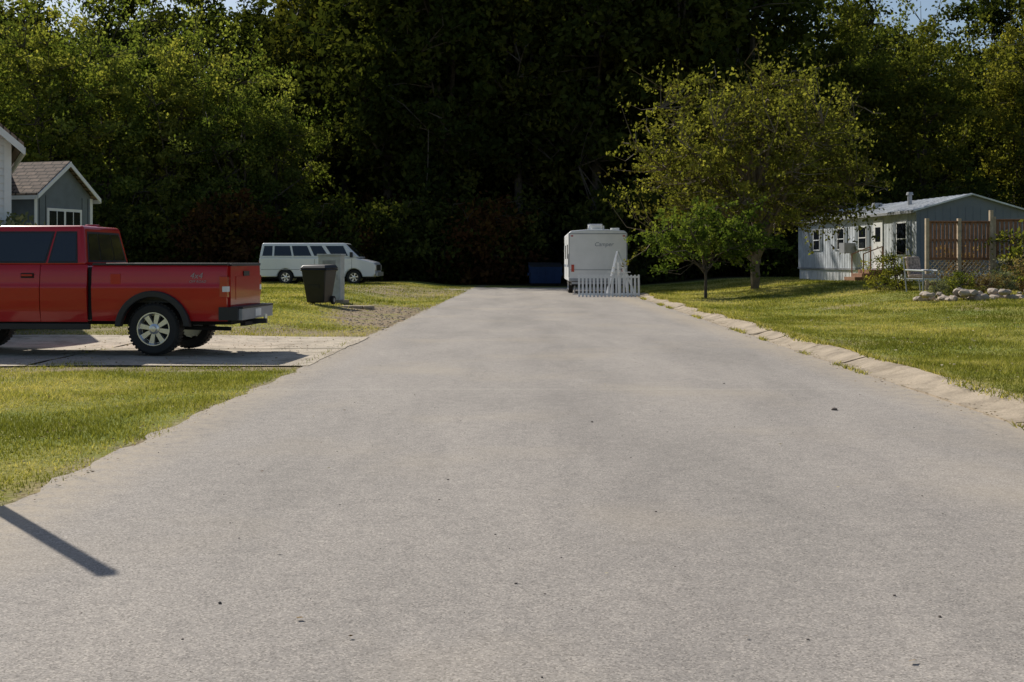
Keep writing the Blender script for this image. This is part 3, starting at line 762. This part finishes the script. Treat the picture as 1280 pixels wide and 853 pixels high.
mb = MB(); mb.b2((-.37, -.23, 1.362), (.37, .28, 1.41), offw); mb.b2((-.30, -.212, .12), (.30, -.202, 1.3), offw); mb.b2((.22, -.23, .65), (.26, -.213, .8), greym)
mb.b2((-.45, -.3, -.05), (.45, .35, .048), conc)
for k in range(6): mb.b2((-.2, -.217, 1.05 + k * .03), (.2, -.2125, 1.06 + k * .03), under)
mb.build('cap_and_door', ub, .004)
sx_ = (440 - 640) / F * 33.5
mb = MB(); mb.b2((-.3, -.25, -.03), (.3, .25, .06), conc); mb.box((.42, .1, .02), (.3, .4, .07), conc, Matrix.Rotation(.4, 3, 'Z')); mb.build('concrete_block', loc=(sx_, 33.5, G(sx_, 33.5)), bevel=.01)

# post that throws the shadow at lower left
mb = MB(); pl = 2.55; mb.b2((-.04, -.04, -.1), (.04, .04, pl - .0), woodm)
L = pl / math.tan(R(SUN_EL)); sdx, sdy = .61 / math.hypot(.61, .79), .79 / math.hypot(.61, .79)
mb.b2((-.045, -.045, pl), (.045, .045, pl + .02), woodm); mb.build('wooden_post', loc=(-1.77 - sdx * L, 5.22 + sdy * L, .0), rot=(0, 0, .3), bevel=.004)

# ------------------------------------------------------------------ buildings
mz = G(15.5, 47)
mh = empty('mobile_home', (15.5, 46.0, mz), math.atan2(1.2, 14.0))
W_, L_, H_ = 4.3, 14.0, 2.78; RZ = .62
mb = MB()
mb.b2((0, 0, .45), (W_, L_, H_), mhwall); mb.build('walls', mh)
mb = MB()
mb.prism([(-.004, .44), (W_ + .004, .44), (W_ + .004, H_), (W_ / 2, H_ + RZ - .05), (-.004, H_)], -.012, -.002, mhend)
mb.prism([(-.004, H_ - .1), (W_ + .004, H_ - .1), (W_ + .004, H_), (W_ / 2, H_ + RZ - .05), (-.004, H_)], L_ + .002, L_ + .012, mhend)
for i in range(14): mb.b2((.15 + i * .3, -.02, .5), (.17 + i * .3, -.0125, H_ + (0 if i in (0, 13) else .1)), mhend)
mb.build('gable_ends', mh)
mb = MB()
mb.b2((.05, .05, -.2), (W_ - .05, L_ - .05, .44), white)
for i in range(34): mb.b2((.03, .2 + i * .41, -.1), (.0485, .24 + i * .41, .43), white)
mb.b2((-.03, -.03, .42), (.0, L_ + .03, .50), greym)
for i in range(45): mb.b2((-.012, .15 + i * .31, .5), (-.001, .17 + i * .31, H_ - .12), mhwall)
mb.b2((-.03, -.02, H_ - .13), (-.001, L_, H_ - .02), greym)
mb.build('skirting_and_ribs', mh)
mb = MB()
e = .18
for s in (0, 1):
    x0 = -e if s == 0 else W_ + e; zc = H_ - .03
    vs = [(x0, -.2, zc), (W_ / 2, -.2, H_ + RZ), (W_ / 2, L_ + .2, H_ + RZ), (x0, L_ + .2, zc)]
    mb.frus([Vector(v) - Vector((0, 0, .06)) for v in vs], vs, mhroof)
for i in range(24):
    yy = -.1 + i * .6
    mb.frus([(-e, yy, H_ - .03), (W_ / 2, yy, H_ + RZ), (W_ / 2, yy + .03, H_ + RZ), (-e, yy + .03, H_ - .03)], [(-e, yy, H_ - .012), (W_ / 2, yy, H_ + RZ + .018), (W_ / 2, yy + .03, H_ + RZ + .018), (-e, yy + .03, H_ - .012)], mhroof)
mb.cyl((1.2, 3.4, H_ + .2), (1.2, 3.4, H_ + .75), .09, .09, 12, greym); mb.cyl((1.2, 3.4, H_ + .75), (1.2, 3.4, H_ + .86), .15, .12, 12, greym)
mb.b2((1.3, 7.4, H_ + .3), (1.65, 7.75, H_ + .62), greym); mb.cyl((1.5, 10, H_ + .3), (1.5, 10, H_ + .7), .05, .05, 8, greym)
mb.b2((-e - .03, -.22, H_ - .14), (-e - .002, L_ + .22, H_ - .025), greym)
mb.build('roof', mh, .004)
mb = MB()
def win(y, z0, z1, w, shut=True):
    mb.b2((-.05, y - w / 2, z0), (-.014, y + w / 2, z1), white); mb.b2((-.056, y - w / 2 + .06, z0 + .06), (-.0505, y + w / 2 - .06, z1 - .06), glass)
    mb.b2((-.062, y - w / 2 + .05, (z0 + z1) / 2 - .02), (-.0565, y + w / 2 - .05, (z0 + z1) / 2 + .02), white)
    if shut:
        for s in (1, -1): mb.b2((-.04, y + s * (w / 2 + .2) - .15, z0), (-.0145, y + s * (w / 2 + .2) + .15, z1), shedm)
win(1.3, 1.0, 2.35, 1.0); win(5.4, 1.3, 2.3, .9); win(8.0, 1.3, 2.3, .9); win(11.2, 1.3, 2.3, .9)
mb.b2((-.05, 3.2, .5), (-.014, 4.15, 2.5), white); mb.b2((-.055, 3.4, 1.6), (-.051, 3.95, 2.2), glass)
mb.b2((-.5, 6.3, 1.15), (-.014, 6.95, 1.6), greym)
mb.build('windows_and_door', mh, .004)
mb = MB()
for k in range(3): mb.b2((-.35 - .3 * (k + 1), 3.1, 0.0), (-.35 - .3 * k - .002, 4.3, .45 - .15 * k), woodm)
mb.b2((-.35, 3.0, .30), (-.04, 4.4, .45), woodm)
for yy in (3.05, 4.35): mb.cyl((-.9, yy, .1), (-.9, yy, 1.1), .03, .03, 6, woodm); mb.cyl((-.1, yy, .4), (-.1, yy, 1.4), .03, .03, 6, woodm); mb.cyl((-.9, yy, 1.1), (-.1, yy, 1.4), .025, .025, 6, woodm)
mb.build('steps', mh, .004)

def screen(name, x, y, rz, W):
    z = G(x, y) + .2; f = empty(name, (x, y, z), rz); mb = MB(); n = int(W / .125)
    for i in range(n): mb.b2((.06 + i * .125, -.012, .78), (.06 + i * .125 + .085, .008, 1.83), woodm)
    for zz in (.74, 1.3, 1.84): mb.b2((0, .010, zz - .04), (W, .05, zz + .04), woodm)
    mb.b2((-.02, -.05, 1.84), (W + .02, .07, 1.875), woodm)
    for i in range(int(W / .14) + 5):
        for s in (1, -1):
            xa = i * .14 - .35 if s == 1 else i * .14; xb_ = xa + s * .62 if s == 1 else xa - .62
            za, zb2 = .0, .70
            P = []
            for t in np.linspace(0, 1, 9):
                xx = xa + (xb_ - xa) * t
                if 0 <= xx <= W: P.append((xx, za + (zb2 - za) * t))
            if len(P) > 1:
                a, b = P[0], P[-1]; yy = .0 if s == 1 else .014
                mb.prism([(a[0] - .02, a[1]), (a[0] + .02, a[1]), (b[0] + .02, b[1]), (b[0] - .02, b[1])], yy - .005, yy + .005, latm)
    mb.b2((0, -.01, -.06), (W, .03, .0), woodm)
    k = int(W / 1.9) + 1
    for i in range(k + 1):
        xx = i * W / k; mb.b2((xx - .05, -.055, -.3), (xx + .05, .06, 2.2 if i == k else 1.95), latm)
    mb.build('screen', f, .003)
latm = M('lattice_wood', (0.42, 0.33, 0.23), 0.75, var=.3, scale=6)
screen('lattice_fence', 12.45, 36.0, R(2), 1.95)
screen('lattice_fence', 14.5, 36.1, R(-14), 2.6)
gc = empty('garden_chair', (11.95, 35.0, G(11.95, 35.0)), R(35)); mb = MB()
for sx2 in (-.32, .32):
    mb.cyl((sx2, -.28, 0), (sx2, -.28, .62), .02, .02, 8, greym); mb.cyl((sx2, .28, 0), (sx2, .40, 1.0), .02, .02, 8, greym); mb.cyl((sx2, -.30, .62), (sx2, .33, .64), .025, .025, 8, white); mb.cyl((sx2, -.28, .38), (sx2, .3, .38), .02, .02, 8, greym)
for k in range(6): mb.cyl((-.32 + .128 * k, .31, .42), (-.32 + .128 * k, .41, 1.0), .011, .011, 6, white)
mb.cyl((-.32, .40, 1.0), (.32, .40, 1.0), .02, .02, 8, white); mb.cyl((-.32, -.28, .38), (.32, -.28, .38), .02, .02, 8, white)
mb.build('frame', gc)
mb = MB(); mb.b2((-.29, -.28, .40), (.29, .27, .52), cloth); mb.box((0, .28, .76), (.58, .10, .54), cloth, Matrix.Rotation(R(-10), 3, 'X')); mb.build('cushions', gc, .035, 3, True)
mb = MB(); rr_ = random.Random(9)
for i in range(110):
    t = rr_.random(); x = 10.6 + t * 5.0; y = 31.0 + rr_.uniform(-.35, .5) - math.sin(t * 2.6) * .5; s = rr_.uniform(.06, .17)
    rock(mb, (x, y, G(x, y) + s * .35 + (rr_.random() < .3) * .14), s, rockm, rr_, 2)
mb.build('rock_border')
L_gr = leafmat('leaf_grey', [(.10, .12, .07), (.19, .21, .12), (.36, .36, .25)], .3); L_ru = leafmat('leaf_rust', [(.12, .07, .035), (.2, .14, .07), (.34, .28, .14)], .3)
shrub = [tree_data('shrub_a', .45, (.6, .6, .5), .12, .03, 6, 60, 40, .07, L_mid, seed=31, clump=.10, multi=3, twigr=.008, lob=.3),
         tree_data('shrub_b', .4, (.5, .5, .45), .1, .02, 6, 50, 40, .06, L_gr, seed=32, clump=.09, multi=3, twigr=.008, lob=.3),
         tree_data('shrub_c', .45, (.6, .6, .55), .1, .02, 6, 50, 36, .07, L_ru, seed=33, clump=.1, multi=3, twigr=.008, lob=.3)]
for i, (x, y, s, k) in enumerate([(11.3, 31.9, .65, 1), (12.0, 32.2, .75, 0), (12.7, 32.0, .7, 2), (13.3, 32.4, .8, 1), (14.0, 32.2, 1.1, 2), (11.75, 37.0, 1.2, 0), (14.7, 33, 1.3, 0), (15.4, 32.5, 1.3, 2), (12.3, 33.4, .6, 1), (15.2, 35, 1.9, 0), (14.4, 34.6, 1.2, 1), (13.9, 37.2, 1.4, 2), (-9.75, 23.1, 2.6, 1)]):
    inst('garden_shrub', shrub[k], (x, y, G(x, y) - .03), i * 1.3, s)

# white house at left; only its corner is in view
wh = empty('white_house', (-10.05, 24.0, G(-10, 24)), R(25)); mb = MB()
HW = 7.0; he = 3.72; SL = .86; hr = he + HW / 2 * SL
mb.prism([(0, -.2), (-HW, -.2), (-HW, he), (-HW / 2, hr), (0, he)], 0, 10, sidingw); mb.build('walls', wh)
mb = MB(); z = .3
while z < hr - .1:
    wx = 0 if z < he else (z - he) / SL
    wx2 = 0 if z + .14 < he else (z + .14 - he) / SL
    mb.frus([(-wx + .0, -.004, z - .0), (-HW + wx, -.004, z), (-HW + wx, -.022, z), (-wx, -.022, z)], [(-wx2, -.004, z + .14), (-HW + wx2, -.004, z + .14), (-HW + wx2, -.008, z + .14), (-wx2, -.008, z + .14)], sidingw)
    if z < he - .15: mb.frus([(.004, .0, z), (.022, 0, z), (.022, 10, z), (.004, 10, z)], [(.004, 0, z + .14), (.008, 0, z + .14), (.008, 10, z + .14), (.004, 10, z + .14)], sidingw)
    z += .15
mb.b2((-.1, -.035, .2), (.03, -.023, he), white); mb.b2((.023, -.03, .2), (.035, .1, he), white)
mb.build('clapboards', wh)
mb = MB(); e = .25
for s in (0, 1):
    xo = e if s == 0 else -HW - e; zo = he - e * SL
    top = [(xo, -.4, zo + .05), (-HW / 2, -.4, hr + .05), (-HW / 2, 10.4, hr + .05), (xo, 10.4, zo + .05)]
    mb.frus([Vector(v) + Vector((0, 0, .012)) for v in top], [Vector(v) + Vector((0, 0, .08)) for v in top], shing)
    fa = [(xo, -.42, zo - .10), (-HW / 2, -.42, hr - .10), (-HW / 2, -.38, hr - .10), (xo, -.38, zo - .10)]
    mb.frus(fa, [Vector(v) + Vector((0, 0, .16)) for v in fa], white)
mb.b2((e, -.38, he - e * SL - .1), (e + .03, 10.4, he - e * SL + .04), white)
mb.b2((-3.5, -.06, 1.0), (-2.3, -.024, 2.4), white); mb.b2((-3.42, -.066, 1.08), (-2.38, -.061, 2.32), glass)
mb.build('roof_and_trim', wh)

# grey shed
sD = 30.0; sxc = (80 - 640) / F * sD
an = math.radians(-17.6)
gs_ = empty('garden_shed', (sxc, sD, G(sxc, sD) + .35), an + math.pi / 2)
mb = MB(); w2 = 1.05; we = 2.45; wr = we + w2 * .72
mb.prism([(-w2, -.6), (w2, -.6), (w2, we), (0, wr), (-w2, we)], 0, 3.6, shedm); mb.build('walls', gs_)
mb = MB()
for s in (1, -1):
    xo = s * (w2 + .15); zo = we - .15 * .72
    top = [(xo, -.18, zo + .04), (0, -.18, wr + .04), (0, 3.8, wr + .04), (xo, 3.8, zo + .04)]
    mb.frus([Vector(v) for v in top], [Vector(v) + Vector((0, 0, .05)) for v in top], shing)
    fa = [(xo, -.21, zo - .05), (0, -.21, wr - .05), (0, -.182, wr - .05), (xo, -.182, zo - .05)]
    mb.frus(fa, [Vector(v) + Vector((0, 0, .11)) for v in fa], white)
    mb.b2((xo - .015, -.17, zo - .06), (xo + .015, 3.78, zo + .035), white)
    mb.b2((s * w2 - .05, -.02, -.3), (s * w2 + .05, -.003, we - .05), white)
mb.b2((-.66, -.03, 1.15), (.66, -.004, 2.10), white)
for x in (-.31, .31): mb.b2((x - .27, -.036, 1.22), (x + .27, -.031, 2.03), glass); mb.b2((x - .012, -.042, 1.22), (x + .012, -.0365, 2.03), white); 
mb.b2((-.6, -.044, 1.60), (.6, -.0425, 1.63), white)
for i in range(9): 
    x = -.92 + i * .23
    if abs(x) > .68: mb.b2((x, -.008, -.3), (x + .012, -.002, we - .05), under)
mb.build('roof_and_trim', gs_)

# ------------------------------------------------------------------ trees
bt = tree_data('large_shade_tree', 4.75, (4.9, 4.4, 3.9), 1.0, .24, 46, 1350, 25, .155, L_tree, barkl, seed=11, clump=.21, shell=.28, lob=.14, multi=3, twigr=.017, bottom=-.72, wild=.16, aspect=.6)
inst('shade_tree', bt, (9.5, 47, G(9.5, 47)), .5)
st_ = tree_data('small_tree', 2.0, (2.15, 1.8, 1.1), .75, .055, 14, 230, 30, .14, L_bright, bark, seed=12, clump=.15, shell=.3, lob=.25, twigr=.009, bottom=-.8, wild=.22, aspect=.6)
sx3 = (875 - 640) / F * 41; inst('small_tree', st_, (sx3 + .2, 41, G(6.6, 41)), 0)

fv = []
for k in range(4):
    Ht = [22, 24, 21, 23][k]
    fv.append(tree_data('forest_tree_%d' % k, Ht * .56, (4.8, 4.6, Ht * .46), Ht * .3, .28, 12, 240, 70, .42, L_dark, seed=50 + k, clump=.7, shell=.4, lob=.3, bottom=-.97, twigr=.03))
lv = [tree_data('light_tree_%d' % k, 7.6, (3.8, 3.8, 6.6), 2.5, .2, 16, 330, 62, .23, L_lit, seed=70 + k, clump=.38, shell=.4, lob=.34, bottom=-.97, twigr=.02, wild=.18) for k in range(2)]
mv = [tree_data('mid_tree_%d' % k, 10, (4.2, 4.2, 8.6), 4, .24, 14, 330, 66, .29, L_mid, seed=80 + k, clump=.46, shell=.4, lob=.34, bottom=-.97, twigr=.02, wild=.16) for k in range(2)]
ush = [tree_data('under_%d' % k, 2.0, (2.4, 2.2, 2.0), .4, .06, 8, 110, 46, .26, [L_dark, L_red][k], seed=90 + k, clump=.4, multi=3, lob=.3, twigr=.012) for k in range(2)]
forest = empty('forest')
rf = random.Random(5)
def frow(D, x0, x1, step, hs, meshes):
    x = x0
    while x < x1:
        d = D + rf.uniform(-2, 2); s = hs(x) * rf.uniform(.92, 1.1)
        inst('tree', rf.choice(meshes), (x + rf.uniform(-1, 1), d, G(x, d) - .2), rf.uniform(0, 6.28), s * .98, forest, s); x += step * rf.uniform(.8, 1.2)
frow(80, -9, 15, 5.0, lambda x: 1.22, fv)
frow(88, -12, 18, 5.2, lambda x: 1.25, fv)
frow(81, 17, 58, 5.6, lambda x: .97, mv)
frow(99, 14, 62, 5.2, lambda x: 1.02, mv + fv[:1])
frow(98, -13, 14, 5.6, lambda x: 1.25, fv)
frow(109, -62, 66, 5.6, lambda x: 1.14, fv + mv[:1])
frow(98, -62, -13, 5.4, lambda x: 1.08, fv + mv[:1])
for x, d in [(-34, 84), (-41, 74), (-48, 62), (46, 68), (52, 58)]:
    inst('tree', rf.choice(fv), (x, d, G(x, d) - .2), rf.uniform(0, 6), .85, forest)
for i in range(80):
    x = rf.uniform(-42, 46); d = rf.uniform(72, 80) + (6 if x < -10 else 0) 
    if -1 < x < 5 and d < 75: continue
    inst('bush', ush[0 if rf.random() < .92 else 1], (x, d, G(x, d) - .3), rf.uniform(0, 6), rf.uniform(.9, 1.6), forest)
for i in range(32):
    x = -52 + i * 3.4; inst('bush', ush[0], (x, 103 + rf.uniform(-2, 2), G(x, 103) - .3), rf.uniform(0, 6), rf.uniform(2.4, 3.2), forest)
for (px, D, s, k) in [(300, 76, 1.0, 0), (345, 78, .92, 1), (215, 77, 1.08, 1), (130, 75, 1.12, 0), (255, 83, 1.15, 0), (60, 73, 1.15, 1), (170, 82, 1.2, 0), (10, 74, 1.1, 0)]:
    x = (px - 640) / F * D; inst('broadleaf_tree', lv[k], (x, D, G(x, D) - .1), px * .7, s)
for i in range(14):
    x = -27 + i * 1.3; d = 71 + rf.uniform(-1, 3); inst('bush', ush[1 if rf.random() < .3 else 0], (x, d, G(x, d) - .2), rf.uniform(0, 6), rf.uniform(.8, 1.4), forest)

# ------------------------------------------------------------------ light, sky, camera
w = bpy.data.worlds.new('World'); scene.world = w; w.use_nodes = True; nt = w.node_tree
sky = nt.nodes.new('ShaderNodeTexSky'); sky.sky_type = 'NISHITA'; sky.sun_disc = False
sky.sun_elevation = R(SUN_EL); sky.sun_rotation = SAZ % (2 * math.pi)
bg = nt.nodes['Background']; nt.links.new(sky.outputs[0], bg.inputs[0]); bg.inputs[1].default_value = 0.09
sd = bpy.data.lights.new('sun', 'SUN'); sd.energy = 5.0; sd.angle = R(.53); sd.color = (1, .95, .86)
so = bpy.data.objects.new('sun', sd); link(so)
v = Vector((math.sin(SAZ) * math.cos(R(SUN_EL)), math.cos(SAZ) * math.cos(R(SUN_EL)), math.sin(R(SUN_EL))))
so.rotation_euler = v.to_track_quat('Z', 'Y').to_euler(); so.location = v * 50
cd = bpy.data.cameras.new('camera'); co = bpy.data.objects.new('camera', cd); link(co)
co.location = (0, 0, CH); co.rotation_euler = (R(90), 0, 0)
cd.sensor_width = 36; cd.lens = F / 1280 * 36; cd.shift_y = -(426.5 - HZ) / 1280; cd.clip_end = 4000
scene.camera = co
scene.view_settings.view_transform = 'Standard'; scene.view_settings.look = 'None'; scene.view_settings.exposure = 0
